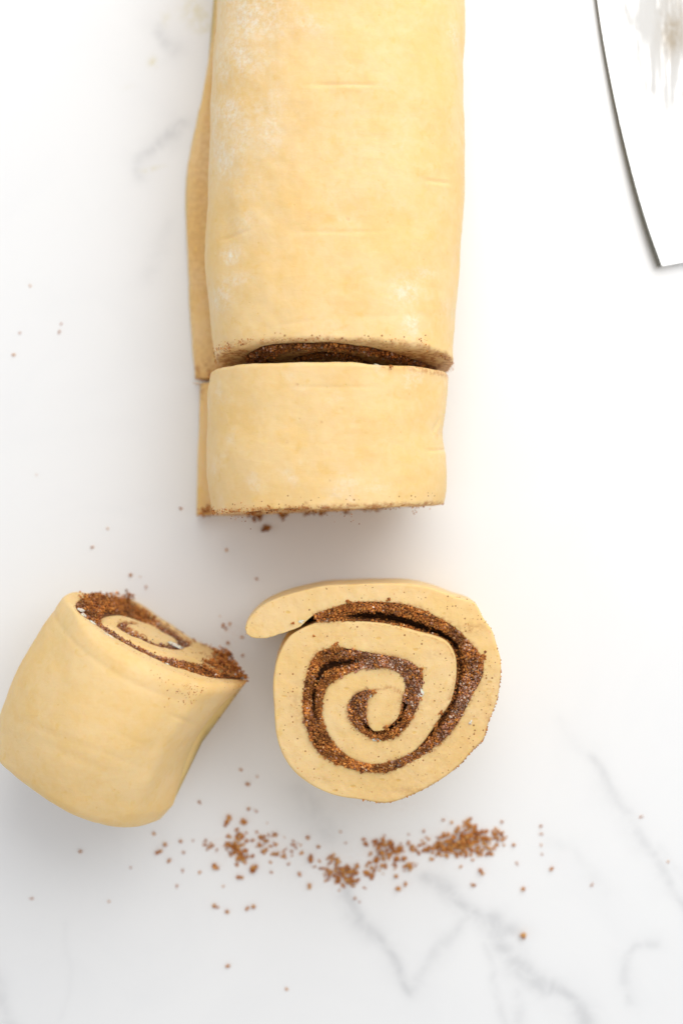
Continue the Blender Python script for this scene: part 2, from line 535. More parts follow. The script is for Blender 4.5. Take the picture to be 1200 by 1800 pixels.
def grains_geom(P, R, col, rg, rough=0.22):
    v, f = ico()
    n = len(P)
    V = v[None] * (1 + rough * rg.normal(size=(n, 12, 1)))
    V = V * rg.uniform(0.7, 1.25, size=(n, 1, 3))
    q = rg.normal(size=(n, 4)); q /= np.linalg.norm(q, axis=1)[:, None]
    w, x, y, z = q.T
    Rm = np.stack([1 - 2 * (y * y + z * z), 2 * (x * y - z * w), 2 * (x * z + y * w),
                   2 * (x * y + z * w), 1 - 2 * (x * x + z * z), 2 * (y * z - x * w),
                   2 * (x * z - y * w), 2 * (y * z + x * w), 1 - 2 * (x * x + y * y)], -1).reshape(n, 3, 3)
    V = np.einsum('nij,nkj->nki', Rm, V) * R[:, None, None] + P[:, None, :]
    F = f[None] + (np.arange(n) * 12)[:, None, None]
    return V.reshape(-1, 3), F.reshape(-1, 3), np.repeat(col, 12, 0)

def grain_colours(n, rg, purple=0.0):
    base = np.array([(0.38, 0.125, 0.024), (0.58, 0.215, 0.040), (0.68, 0.29, 0.065), (0.22, 0.062, 0.014), (0.50, 0.17, 0.030), (0.74, 0.42, 0.18)])
    pu = np.array([(0.42, 0.19, 0.11), (0.56, 0.32, 0.22), (0.33, 0.13, 0.065), (0.76, 0.58, 0.45), (0.48, 0.24, 0.14), (0.24, 0.09, 0.045)])
    i = rg.choice(6, n, p=[.27, .27, .15, .14, .14, .03])
    m = (rg.random(n) < purple)[:, None]
    c = np.where(m, pu[i], base[i])
    return c * rg.uniform(0.8, 1.2, (n, 1))

def build_roll(parent, origin, A, B, fo, fi, mapping, L, cfg):
    """dough strip + filling + grains; mapping(a,b,e)->xyz in cm"""
    rg = np.random.default_rng(cfg['seed'])
    ab, e, cut = section_rings(A, B, L, cfg.get('rA', .12), cfg.get('rB', .06), cfg.get('rK', .12), cfg['n_side'], cfg.get('n_face', 14), n_in=cfg.get('n_in', 10))
    P = mapping(ab[..., 0], ab[..., 1], e)
    N = grid_normals(P)
    s = cfg['sign']
    N = N * s
    sd = cfg['seed']
    disp = cfg.get('lump', .05) * fbm(P, 0.33, 2, sd) + cfg.get('mid', 0.018) * fbm(P, 1.3, 3, sd + 5)
    disp = disp + cut * 0.018 * fbm(P, 2.6, 3, sd + 9)
    if 'disp' in cfg:
        disp = disp + cfg['disp'](P, N, cut)
    P2 = P + N * disp[..., None]
    P2[..., 2] = np.maximum(P2[..., 2], 0.015 + 0 * P2[..., 2])
    speck = cfg['speck'](P2, cut, ab, e)
    flour = cfg['flour'](P2, N, cut) if 'flour' in cfg else 0 * cut
    stain = cfg['stain'](P2, N, cut, e) if 'stain' in cfg else 0 * cut
    # cinnamon smeared by the knife over the dough beside the filling
    mm = cut > 0.95
    q = ab[mm]
    bp = np.vstack([fo[::2], fi[::2]])
    dm = np.concatenate([np.sqrt(((c_[:, None] - bp[None]) ** 2).sum(-1)).min(1) for c_ in np.array_split(q, max(1, len(q) // 4000))])
    nz = 0.5 + 0.5 * np.clip(1.6 * fbm(P2[mm], 1.7, 3, sd + 50), -1, 1)
    stain = stain.copy() if hasattr(stain, 'copy') else stain
    stain[mm] = np.clip(stain[mm] + cfg.get('smudge', 1.0) * (0.95 * np.exp(-(dm / (0.035 + 0.08 * nz)) ** 2) + 0.10 * nz * np.exp(-dm / 0.25)), 0, 1)
    speck[mm] = np.clip(speck[mm] + 0.4 * np.exp(-dm / 0.3), 0, 1)
    tube_mesh('dough_spiral', P2, M_DOUGH, parent, {'speck': speck, 'flour': flour, 'stain': stain, 'cut': cut}, origin, flip=(s < 0))
    # filling paste between the layers
    n = max(len(fo), len(fi))
    so, si = arclen(fo), arclen(fi)
    T = int((so[-1] + si[-1]) / 2 / 0.07)
    u = np.linspace(0, 1, T)
    Fo2, Fi2 = cfg['fillres'](fo, fi, T)
    w = np.linspace(-0.06, 1.06, 15)
    ab3 = Fo2[:, None] * (1 - w)[None, :, None] + Fi2[:, None] * w[None, :, None]
    rec = cfg['recess'](u[:, None], w[None, :])
    top = mapping(ab3[..., 0], ab3[..., 1], rec)
    Nf = cfg['front'](top)
    top = top + Nf * (0.05 * fbm(top, 3.5, 3, sd + 20))[..., None]
    back = mapping(ab3[..., 0], ab3[..., 1], (L - 0.12 - cfg.get('mouth', 0) * (1 - sstep(.02, .10, u)))[:, None] + 0 * rec)[:, ::-1]
    ring = np.concatenate([top, back], 1)
    ring[..., 2] = np.maximum(ring[..., 2], 0.03)
    tube_mesh('cinnamon_filling', ring, M_FILL, parent, {'speck': ring[..., 0] * 0}, origin, flip=(s < 0))
    # sugar grains bedded in it
    ng = cfg['grains']
    wid = np.linalg.norm(Fi2 - Fo2, axis=1)
    seg = np.gradient(arclen((Fo2 + Fi2) / 2))
    pw = wid * seg
    pw = pw / pw.sum()
    i = rg.choice(T, ng, p=pw)
    wv = rg.uniform(0.0, 1.0, ng)
    jit = rg.normal(scale=0.03, size=(ng, 2))
    abg = Fo2[i] * (1 - wv)[:, None] + Fi2[i] * wv[:, None] + jit
    eg = cfg['recess'](u[i], wv) - np.abs(rg.normal(scale=0.05, size=ng)) + 0.01
    eg = eg - cfg['heap'](u[i], wv) * rg.random(ng)
    Rg = np.clip(rg.lognormal(math.log(0.025), 0.36, ng), 0.012, 0.060)
    keep = rg.random(ng) < np.clip(1.35 - 1.05 * eg / 0.4, 0.06, 1)
    i, wv, abg, eg, Rg = i[keep], wv[keep], abg[keep], eg[keep], Rg[keep]
    ng = len(eg)
    Pg = mapping(abg[:, 0], abg[:, 1], eg)
    purple = cfg['purple'](u[i], wv)
    pn = fbm(Pg, 1.6, 2, sd + 30)
    purple = np.clip(purple * 0.7 + 0.25 * pn, 0, 1)
    col = np.where((rg.random(ng) < purple)[:, None], grain_colours(ng, rg, 1.0), grain_colours(ng, rg, 0.0))
    col = col * (1 + 0.55 * np.clip(1.3 * fbm(Pg, 2.0, 2, sd + 33), -0.9, 1.0))[:, None]
    # loose grains strewn over the cut face
    ex = cfg.get('extra')
    if ex is not None:
        Pe, Re = ex(rg, P2, cut)
        Pg = np.vstack([Pg, Pe]); Rg = np.concatenate([Rg, Re]); col = np.vstack([col, grain_colours(len(Pe), rg)])
    Pg[:, 2] = np.maximum(Pg[:, 2], Rg * 0.7)
    V, F, cc = grains_geom(Pg, Rg, col, rg)
    o = make_mesh('sugar_grains', V, F, M_GRAIN, None, False, None, cc, loc=origin)
    o.location = (0, 0, 0); o.parent = parent
    o['kind'] = 'stuff'
    return P2

def blob(name, centre, rad, mat, parent, origin, seed, axes=None, rough=0.75):
    """an irregular dab: an ico grid displaced by noise"""
    nu, nv = 22, 14
    th = np.linspace(0, 2 * math.pi, nu, endpoint=False)[None, :]
    ph = np.linspace(0.02, math.pi - 0.02, nv)[:, None]
    D = np.stack([np.cos(th) * np.sin(ph), np.sin(th) * np.sin(ph), np.cos(ph) + 0 * th], -1)
    r = 1 + rough * fbm(D, 1.7, 3, seed)
    Q = D * r[..., None] * np.array(rad)
    if axes is not None:
        Q = Q @ np.array(axes)
    P = Q + np.array(centre)
    V = P.reshape(-1, 3)
    f = grid_faces(nv, nu)
    caps = [tuple(range(nu)), tuple(reversed(range((nv - 1) * nu, nv * nu)))]
    o = make_mesh(name, V, [q[::-1] for q in f.tolist()] + caps, mat, None, True, None, loc=origin)
    o.location = (0, 0, 0); o.parent = parent
    return o

# traced spiral of the roll that stands upright (crop pixels, 2.3077 per photo pixel, origin 400,980)
OUTL = [(400, 115), (500, 108), (620, 105), (740, 108), (830, 125), (930, 162), (1003, 186), (1040, 250), (1075, 300), (1095, 370), (1108, 420), (1108, 500), (1092, 590), (1060, 670), (1040, 740), (990, 792), (935, 852), (850, 912), (750, 965), (650, 1000), (550, 990), (450, 975), (360, 940), (275, 875), (222, 800), (197, 720), (187, 620), (183, 520), (192, 440), (217, 370), (262, 312)]
FO = [(350, 235), (430, 205), (500, 186), (600, 183), (700, 190), (780, 210), (850, 245), (920, 285), (975, 340), (1030, 410), (1032, 480), (990, 560), (950, 640), (910, 700), (850, 760), (770, 815), (700, 850), (620, 870), (520, 860), (440, 835), (380, 800), (340, 740), (315, 670), (305, 590), (315, 510), (335, 440), (370, 385), (430, 368), (520, 378), (600, 395), (680, 408), (745, 430), (786, 470), (786, 525), (775, 580), (750, 640), (710, 700), (660, 735), (600, 740), (540, 705), (500, 660), (490, 600), (515, 560), (560, 538)]
FI = [(370, 263), (440, 260), (500, 260), (600, 264), (690, 280), (760, 300), (830, 318), (890, 345), (922, 400), (928, 470), (922, 530), (905, 590), (870, 640), (830, 700), (780, 765), (720, 810), (650, 838), (600, 845), (550, 838), (490, 815), (430, 760), (395, 700), (380, 640), (382, 580), (400, 530), (440, 495), (500, 462), (540, 450), (600, 444), (650, 446), (690, 462), (718, 492), (724, 535), (712, 570), (705, 610), (692, 650), (660, 682), (630, 703), (590, 705), (565, 672), (558, 632), (563, 592), (578, 562), (592, 547)]
FLAP = [((70, 292), (76, 312)), ((80, 262), (95, 326)), ((105, 230), (125, 331)), ((150, 192), (170, 326)), ((220, 160), (230, 308)), ((300, 136), (295, 283))]
TAILF = [((84, 152), (85, 160)), ((90, 118), (93, 190)), ((130, 106), (138, 202)), ((200, 105), (215, 206)), ((280, 105), (300, 215))]
CEN = (640, 610)

def fillres(fo, fi, T):
    return resample(fo, T), resample(fi, T)

# ------------------------------------------------------------------ 1. roll standing upright
def standing_roll():
    H = 5.6
    k = (DIST - H) / DIST / P0 / 2.3077
    cx, cy = px2w(400 + 645 / 2.3077, 980 + 560 / 2.3077, H)
    def cv(p): return ((p[0] - 645) * k, (p[1] - 560) * k)      # y still pointing down here
    start = [(cv(a), cv(b)) for a, b in FLAP]
    A, B, fo, fi = spiral_strip(start, [cv(p) for p in OUTL], [cv(p) for p in FO], [cv(p) for p in FI], cv(CEN), 26, 36, 0.06, 0.08)
    origin = (cx, cy, 0)
    t = thing('cinnamon_roll', 'upright raw cinnamon roll, its full brown spiral facing up, loose tail at left', 'cinnamon roll', origin, 'cinnamon rolls cut from the dough log')
    def mapping(a, b, e):
        s = 1 + 0.018 * np.sin(np.pi * np.clip(e / H, 0, 1)) - 0.012 * np.clip(e / H, 0, 1)
        # the cut top sags gently towards the rim
        r = np.hypot(a, b)
        return np.stack([cx + a * s, cy - b * s, H - e - 0.012 * r ** 2 * (1 - e / H)], -1)
    def rec(u, w):
        crack = np.exp(-((w - 0.72) / 0.17) ** 2) * (sstep(.03, .08, u) - sstep(.19, .24, u)) * 1.3
        crack = crack + np.exp(-((w - 0.83) / 0.17) ** 2) * (sstep(.19, .23, u) - sstep(.38, .45, u)) * 0.5
        crack = crack + np.exp(-((w - 0.5) / 0.12) ** 2) * (sstep(.58, .62, u) - sstep(.69, .73, u)) * 0.9
        crack = crack + np.exp(-((w - 0.75) / 0.15) ** 2) * (sstep(.83, .86, u) - sstep(.93, .96, u)) * 0.7
        return 0.07 + crack + 0 * w * u
    def heap(u, w): return 0.10 + 0.05 * np.sin(u * 60)
    def purple(u, w):
        p = 0.08 + 0.75 * np.exp(-((u - 0.30) / 0.09) ** 2) * (w < 0.6)
        p = p + 0.75 * sstep(.68, .74, u) * (1 - sstep(.84, .87, u)) + 0.6 * sstep(.93, .96, u)
        return np.clip(p, 0, 0.9)
    def speck(P, cut, ab, e):
        px, py = w2px(P[..., 0], P[..., 1], P[..., 2])
        fl = 0.34 + 0.48 * sstep(640, 860, px) * sstep(1080, 1200, py) + 0.3 * np.exp(-((px - 505) / 30) ** 2 - ((py - 1240) / 80) ** 2)
        fl = fl * (1 - 0.75 * sstep(560, 500, px) * sstep(1130, 1090, py))
        rim = sstep(0.9, 0.0, e) * 0.3
        return np.clip(cut * fl + rim * sstep(700, 800, px), 0, 1)
    def stain(P, N, cut, e):
        px, py = w2px(P[..., 0], P[..., 1], P[..., 2])
        th = np.arctan2(py - 1230, px - 680)
        m = sstep(-0.5, 0.0, th) * sstep(2.3, 1.4, th)
        st = 0.55 * m * sstep(1.0, 0.1, e) * (1 - 0.8 * cut)
        # the faint seam that closes the dough core
        for (x1, y1), (x2, y2) in [((648, 1216), (668, 1209)), ((668, 1209), (690, 1210)), ((690, 1210), (706, 1217))]:
            dx, dy = x2 - x1, y2 - y1
            q = np.clip(((px - x1) * dx + (py - y1) * dy) / (dx * dx + dy * dy), 0, 1)
            st = np.maximum(st, 0.75 * np.exp(-((px - x1 - q * dx) ** 2 + (py - y1 - q * dy) ** 2) / 9.0) * (cut > 0.5))
        # broad knife smudges
        for x, y, a, b, q in [(830, 1105, 26, 10, .45), (770, 1150, 22, 6, .25), (590, 1118, 30, 8, .2), (520, 1240, 14, 40, .25), (860, 1250, 10, 50, .35), (740, 1390, 60, 10, .35), (560, 1370, 40, 10, .15), (730, 1330, 40, 10, .2), (840, 1190, 14, 30, .4)]:
            st = np.maximum(st, q * np.exp(-((px - x) / a) ** 2 - ((py - y) / b) ** 2) * (cut > 0.5))
        return st
    def extra(rg, P, cut):
        out, R = [], []
        # on the face
        M, K = P.shape[:2]
        ok = np.argwhere(cut > 0.95)
        n = 330
        sel = ok[rg.integers(0, len(ok), n)]
        p = P[sel[:, 0], sel[:, 1]] + rg.normal(scale=0.02, size=(n, 3)) * np.array([1, 1, 0])
        out.append(p); R.append(rg.uniform(0.008, 0.02, n))
        # stuck to the right and lower rim
        n = 260
        OA = np.array([cv(q) for q in OUTL[5:21]])
        O2 = resample(catmull(OA, 8), 400)
        i = np.clip(rg.normal(230, 100, n), 0, 399).astype(int)
        e = np.abs(rg.normal(scale=0.25, size=n))
        p = mapping(O2[i, 0] * 1.0, O2[i, 1] * 1.0, e)
        out.append(p); R.append(rg.uniform(0.012, 0.036, n))
        # bunches spilling over the band edges
        for X, Y, m, r in [(437, 360, 26, .06), (490, 180, 14, .05), (655, 172, 12, .04), (782, 458, 22, .06), (590, 545, 12, .035), (1035, 405, 26, .08), (862, 632, 8, .04), (845, 685, 8, .04), (268, 268, 5, .03), (350, 318, 5, .03), (785, 560, 8, .06), (640, 690, 12, .05), (350, 500, 20, .1)]:
            a, b = cv((X, Y))
            q = rg.normal(scale=r, size=(m, 2)) + (a, b)
            out.append(mapping(q[:, 0], q[:, 1], -np.abs(rg.normal(scale=0.03, size=m)))); R.append(rg.uniform(0.02, 0.05, m))
        return np.vstack(out), np.concatenate(R)
    cfg = dict(seed=11, sign=1, n_side=46, n_face=16, rA=.07, rB=.05, rK=.25, lump=.045, mid=.012, speck=speck, stain=stain,
               fillres=fillres, recess=rec, heap=heap, purple=purple, grains=22000, extra=extra, front=lambda P: np.array([0, 0, 1.0]))
    build_roll(t, origin, A, B, fo, fi, mapping, H, cfg)
    for i, (X, Y, rx, ry, ang) in enumerate([(783, 552, .10, .16, -.2), (574, 560, .11, .09, .4), (297, 262, .10, .06, .3), (603, 741, .16, .04, 0), (412, 252, .14, .03, .1), (985, 690 - 20, .05, .09, -.5)]):
        a, b = cv((X, Y))
        q = mapping(np.array(a), np.array(b), np.array(0.03))
        c_, s_ = math.cos(ang), math.sin(ang)
        blob('butter_smear', q, (rx, ry, .05), M_BUTTER, t, origin, 40 + i, [(c_, s_, 0), (-s_, c_, 0), (0, 0, 1)])
standing_roll()

# ------------------------------------------------------------------ 2. log and the slice cut from its end
def log_piece(t, origin, spec):
    k = 1 / 2.3077 / 49.0
    wa, hb = spec['wa'], spec['hb']
    def cv(p): return ((p[0] - 645) * k * wa, (p[1] - 105) * k * hb)        # second value is height
    # the height axis points up: handedness reverses, so spirals are traced in mirrored angle
    def mir(P): return [(a, b) for a, b in P]
    start = [(cv(a), cv(b)) for a, b in TAILF]
    outl = [(350, 105)] + [(x, 105 if x < 800 else 118) for x, y in OUTL[:5]] + [(940, 160), (1020, 225), (1075, 310), (1102, 400)]
    for q in np.linspace(0.02, 0.98, 20):
        cs, sn = math.cos(q * math.pi), math.sin(q * math.pi)
        outl.append((645 + 463 * math.copysign(abs(cs) ** (2 / 2.35), cs), 500 + 500 * abs(sn) ** (2 / 2.35)))
    outl += [(184, 440), (205, 360), (258, 300)]
    # on the log the topmost layer is rolled out thinner
    lift = lambda Q, h: [(x, y + h * float(sstep(660, 860, y))) for x, y in Q]
    A, B, fo, fi = spiral_strip(start, [cv(p) for p in outl], [cv(p) for p in lift(FO, 75)], [cv(p) for p in lift(FI, 8)], cv(CEN), 26, 36, spec['step'], 0.12)
    aL, aR = cv((183, 0))[0], cv((1108, 0))[0]
    Lp = np.array(spec['left'], float); Rp = np.array(spec['right'], float); Tp = np.array(spec['tail'], float)
    zb = 3.6
    kb = (DIST - zb) / DIST / P0; kt = (DIST - 0.7) / DIST / P0
    Ly, Lx = (900 - Lp[:, 1]) * kb, (Lp[:, 0] - 600) * kb
    Ry, Rx = (900 - Rp[:, 1]) * kb, (Rp[:, 0] - 600) * kb
    Ty, Tx = (900 - Tp[:, 1]) * kt, (Tp[:, 0] - 600) * kt
    def smooth_interp(y, ys, xs):
        o = np.argsort(ys)
        c = catmull(np.stack([ys[o], xs[o]], 1), 8)
        return np.interp(y, c[:, 0], c[:, 1])
    aT = cv((84, 0))[0]
    def mapping(a, b, e):
        f = np.clip(e / spec['L'], 0, 1)
        y0 = spec['y0'][0] + spec['y0'][1] * b + spec['y0'][2] * a + spec.get('lip', 0) * sstep(0.9, 2.6, b)
        y1 = spec['y1'][0] + spec['y1'][1] * b + spec['y1'][2] * a
        y = y0 * (1 - f) + y1 * f + np.minimum(e, 0)* 1.0
        xl, xr = smooth_interp(y, Ly, Lx), smooth_interp(y, Ry, Rx)
        x = xl + (a - aL) / (aR - aL) * (xr - xl)
        tx = smooth_interp(y, Ty, Tx)
        xa0 = xl + (-3.0 - aL) / (aR - aL) * (xr - xl)
        xtail = xa0 + (a + 3.0) / (aT + 3.0) * (tx - xa0)
        wt = sstep(-3.0, -3.3, a) * sstep(1.5, 1.05, b)
        x = x * (1 - wt) + xtail * wt
        z = b * (1 + spec.get('zvar', 0) * np.sin(y * 0.35 + 1.0))
        return np.stack([x, y, z + 0.02], -1)
    def disp(P, N, cut):
        px, py = w2px(P[..., 0], P[..., 1], P[..., 2])
        up = (N[..., 2] > 0.1) & (P[..., 2] > 3) & (cut < 0.2)
        d = 0 * px
        for x0, x1, y, slope, dep, wd in spec['creases']:
            win = sstep(x0, x0 + (x1 - x0) * 0.3, px) * sstep(x1, x1 - (x1 - x0) * 0.3, px)
            yy = py - y - slope * (px - x0)
            d = d - 1.15 * dep * win * np.exp(-(yy / wd) ** 2) + dep * 0.3 * win * np.exp(-((yy - wd * 3.2) / (wd * 2.6)) ** 2)
        for x, y, r1, r2, dep in spec['dents']:
            d = d - dep * np.exp(-((px - x) / r1) ** 2 - ((py - y) / r2) ** 2)
        return d * up
    def speck(P, cut, ab, e):
        px, py = w2px(P[..., 0], P[..., 1], P[..., 2])
        return np.clip(cut * 0.4 + spec['rim_speck'](px, py, P, e), 0, 1)
    cfg = dict(smudge=.35, seed=spec['seed'], sign=-1, n_side=spec['n_side'], n_face=7, rA=spec['rA'], rB=.06, rK=spec['rK'], lump=.09, mid=.02, speck=speck,
               stain=spec['stain'], disp=disp, fillres=fillres, n_in=8,
               recess=lambda u, w: spec['sunk'] + 1.2 * spec['sunk'] * np.exp(-((w - .6) / .3) ** 2) + 0 * u, heap=lambda u, w: 0.10 + 0 * u, purple=lambda u, w: 0.25 + 0 * u,
               grains=spec['grains'], front=lambda P: np.array([0, -1.0, 0]))
    if 'flour' in spec: cfg['flour'] = spec['flour']
    if 'extra' in spec: cfg['extra'] = spec['extra'](mapping, cv)
    build_roll(t, origin, A, B, fo, fi, mapping, spec['L'], cfg)
    return mapping, cv

def flour_log(P, N, cut):
    px, py = w2px(P[..., 0], P[..., 1], P[..., 2])
    m = 0 * px
    for x, y, a, b, s in [(440, 20, 60, 60, .95), (425, 110, 60, 60, .75), (408, 215, 45, 60, .85), (455, 180, 45, 50, .5), (400, 270, 42, 50, .75), (425, 320, 45, 40, .35), (470, 235, 25, 35, .8), (430, 390, 20, 26, .4), (409, 448, 15, 16, 1.5), (412, 490, 26, 12, .9), (390, 525, 18, 26, .7), (712, 510, 28, 28, .75), (722, 570, 16, 22, .8), (735, 480, 30, 10, .5), (540, 40, 35, 25, .4), (795, 60, 12, 20, .4), (790, 545, 16, 20, .4), (600, 250, 150, 150, .10)]:
        m = np.maximum(m, s * np.exp(-((px - x) / a) ** 2 - ((py - y) / b) ** 2))
    m = m + 0.10 * sstep(0.3, 0.6, fbm(P, 0.8, 3, 70))
    return np.clip(m, 0, 1.3) * (1 - cut) * (P[..., 2] > 2.0)

def log_stain_gap_shade(P, N, cut, e):
    px, py = w2px(P[..., 0], P[..., 1], P[..., 2])
    n = 0.5 + 0.5 * np.clip(fbm(P, 2.2, 3, 31) * 1.6, -1, 1)
    s = 0.85 * sstep(0.08 + 0.20 * n, 0.0, e) * sstep(0.0, 0.6, n)
    s = s * (1 - 0.35 * cut) + 0.75 * cut * (P[..., 2] < 5.75) * sstep(0.0, 0.5, n)  # cinnamon on the inner cut face, also painting in the gap's shade
    for x, y, r in [(352, 300, 4), (350, 370, 3)]:
        s = s + np.exp(-((px - x) ** 2 + (py - y) ** 2) / r ** 2) * (P[..., 2] < 2.0)
    s = s + 0.9 * np.exp(-((px - 611) / 1.8) ** 2 - ((py - 385) / 2.2) ** 2) * (P[..., 2] > 4)
    return np.clip(s, 0, 1)

def face_extra(n_rim, bunch, side_lo, side_hi):
    def mk(mapping, cv):
        def extra(rg, P, cut):
            out, R = [], []
            O2 = resample(catmull([cv(q) for q in OUTL], 8), 600)
            i = rg.integers(side_lo, side_hi, n_rim)
            e = np.abs(rg.normal(scale=0.10, size=n_rim))
            p = mapping(O2[i, 0] * 0.998, O2[i, 1], e)
            out.append(p); R.append(rg.uniform(0.008, 0.028, n_rim))
            for X, Y, z, m, r, sz in bunch:
                x, y = px2w(X, Y, z)
                out.append(np.array([x, y, z]) + rg.normal(scale=r, size=(m, 3))); R.append(rg.uniform(0.4, 1.1, m) * sz)
            return np.vstack(out), np.concatenate(R)
        return extra
    return mk

origin = (0, 14, 0)
t = thing('dough_log', 'long uncut log of rolled dough dusted with flour, running off the top edge', 'dough log', origin)
log_piece(t, origin, dict(seed=21, sunk=.03, wa=1.13, hb=0.90, L=19.0, step=.065, n_side=330, rA=.16, rK=.2, zvar=0.012, grains=5200,
    y0=(5.02, 0.134, -0.012), y1=(25.0, 0, 0),
    left=[(384, -300), (381, 0), (375, 100), (367, 250), (362, 400), (364, 500), (371, 590), (378, 640), (380, 700)],
    right=[(812, -300), (815, 0), (817, 200), (818, 320), (811, 420), (805, 500), (801, 560), (798, 610), (799, 640), (798, 700)],
    tail=[(400, -300), (380, 0), (368, 100), (345, 205), (335, 250), (328, 300), (325, 350), (327, 420), (332, 500), (337, 600), (341, 660), (342, 720)],
    creases=[(525, 680, 149, 0, .040, 2.2), (500, 690, 407, 0.0, .022, 2.4), (742, 800, 316, .12, .04, 2.6), (380, 445, 425, -.35, .03, 3), (470, 570, 575, -.15, .012, 3), (590, 800, 560, -.05, .012, 6)],
    dents=[(480, 60, 60, 120, .05), (735, 290, 22, 90, .03), (760, 180, 30, 90, -.03), (700, 440, 50, 30, -.03), (400, 400, 16, 70, .04), (560, 520, 120, 40, -.04), (610, 385, 3, 3, .03), (650, 30, 80, 50, .03)],
    rim_speck=lambda px, py, P, e: 0.8 * sstep(0.6, 0.05, e) * sstep(400, 560, px), stain=log_stain_gap_shade, flour=flour_log,
    extra=face_extra(260, [(425, 603, 6.3, 8, .06, .03), (500, 596, 6.8, 7, .06, .03), (560, 592, 6.9, 5, .04, .025), (650, 594, 6.9, 9, .1, .03), (690, 597, 6.8, 12, .12, .03), (745, 606, 6.3, 12, .12, .03), (400, 612, 5.8, 10, .08, .025)], 60, 560)))

origin = (-0.5, 2.6, 0)
t = thing('cinnamon_roll', 'cut slice of rolled dough still lying on its side against the end of the log', 'cinnamon roll', origin, 'cinnamon rolls cut from the dough log')
def stain_slice(P, N, cut, e):
    px, py = w2px(P[..., 0], P[..., 1], P[..., 2])
    n = 0.5 + 0.5 * np.clip(fbm(P, 2.4, 3, 33) * 1.6, -1, 1)
    s = 1.0 * sstep(0.2, 0.0, e) * sstep(0.1, 0.6, n)
    s = s + 1.0 * np.exp(-((px - 680) / 14) ** 2 - ((py - 642) / 6) ** 2) + 0.6 * sstep(652 + (px - 700) * .2, 642 + (px - 700) * .2, py) * sstep(690, 720, px) * (P[..., 2] > 2)
    s = s + np.exp(-((px - 355) / 7) ** 2 - ((py - 678) / 4) ** 2) * (P[..., 2] < 2)
    for x, y, r in [(504, 777, 1.8), (522, 675, 1.8), (566, 742, 1.4), (538, 884, 2.2), (580, 845, 1.2)]:
        s = s + np.exp(-((px - x) ** 2 + (py - y) ** 2) / r ** 2) * (P[..., 2] > 3)
    return np.clip(s, 0, 1)
log_piece(t, origin, dict(seed=23, sunk=.15, wa=1.06, hb=0.875, L=5.0, step=.055, n_side=110, rA=.10, rK=.13, zvar=0.0, grains=5200,
    y0=(0.05, 0.012, 0.045), y1=(4.98, 0.035, -0.01),
    left=[(374, 560), (371, 650), (366, 700), (363, 790), (365, 850), (371, 890), (380, 940)],
    right=[(790, 560), (787, 660), (784, 720), (780, 765), (785, 810), (785, 860), (780, 890), (776, 940)],
    tail=[(352, 560), (350, 675), (347, 750), (346, 830), (344, 890), (344, 940)],
    creases=[(490, 680, 680, 0, .012, 3.0), (740, 790, 792, -.02, .03, 3.0), (757, 774, 765, -2.0, .035, 6)],
    dents=[(620, 745, 30, 8, .02), (700, 700, 30, 10, .02), (560, 830, 60, 20, .015), (450, 760, 40, 60, .03), (600, 720, 4, 3, .02)],
    rim_speck=lambda px, py, P, e: 0.95 * sstep(0.7, 0.05, e) + 0.9 * sstep(670, 640, py) * sstep(640, 700, px) + 0.1, stain=stain_slice,
    flour=lambda P, N, cut: (1 - cut) * 0.35 * sstep(0.1, 0.6, fbm(P, 0.7, 3, 90)),
    extra=face_extra(700, [(362, 897, .9, 22, .10, .06), (452, 897, 3.2, 26, .12, .045), (495, 896, 3.2, 20, .10, .04), (555, 893, 3.3, 20, .12, .04), (650, 889, 3.4, 16, .10, .035), (735, 888, 3.2, 30, .18, .035), (690, 886, 4.2, 20, .18, .03), (686, 646, 6.58, 26, .06, .024), (775, 660, 3.8, 10, .08, .03), (600, 889, 6.0, 50, .35, .022), (420, 896, 5.4, 40, .25, .022)], 60, 560)))
x, y = px2w(667, 644, 6.6)
blob('butter_smear', (x, y, 6.56), (.16, .055, .05), M_BUTTER, t, origin, 77, [(0.9, -.3, 0), (.3, .9, 0), (0, 0, 1)])
x, y = px2w(347, 674, 0.9)
blob('butter_smear', (x, y, .9), (.14, .05, .05), M_BUTTER, t, origin, 79)

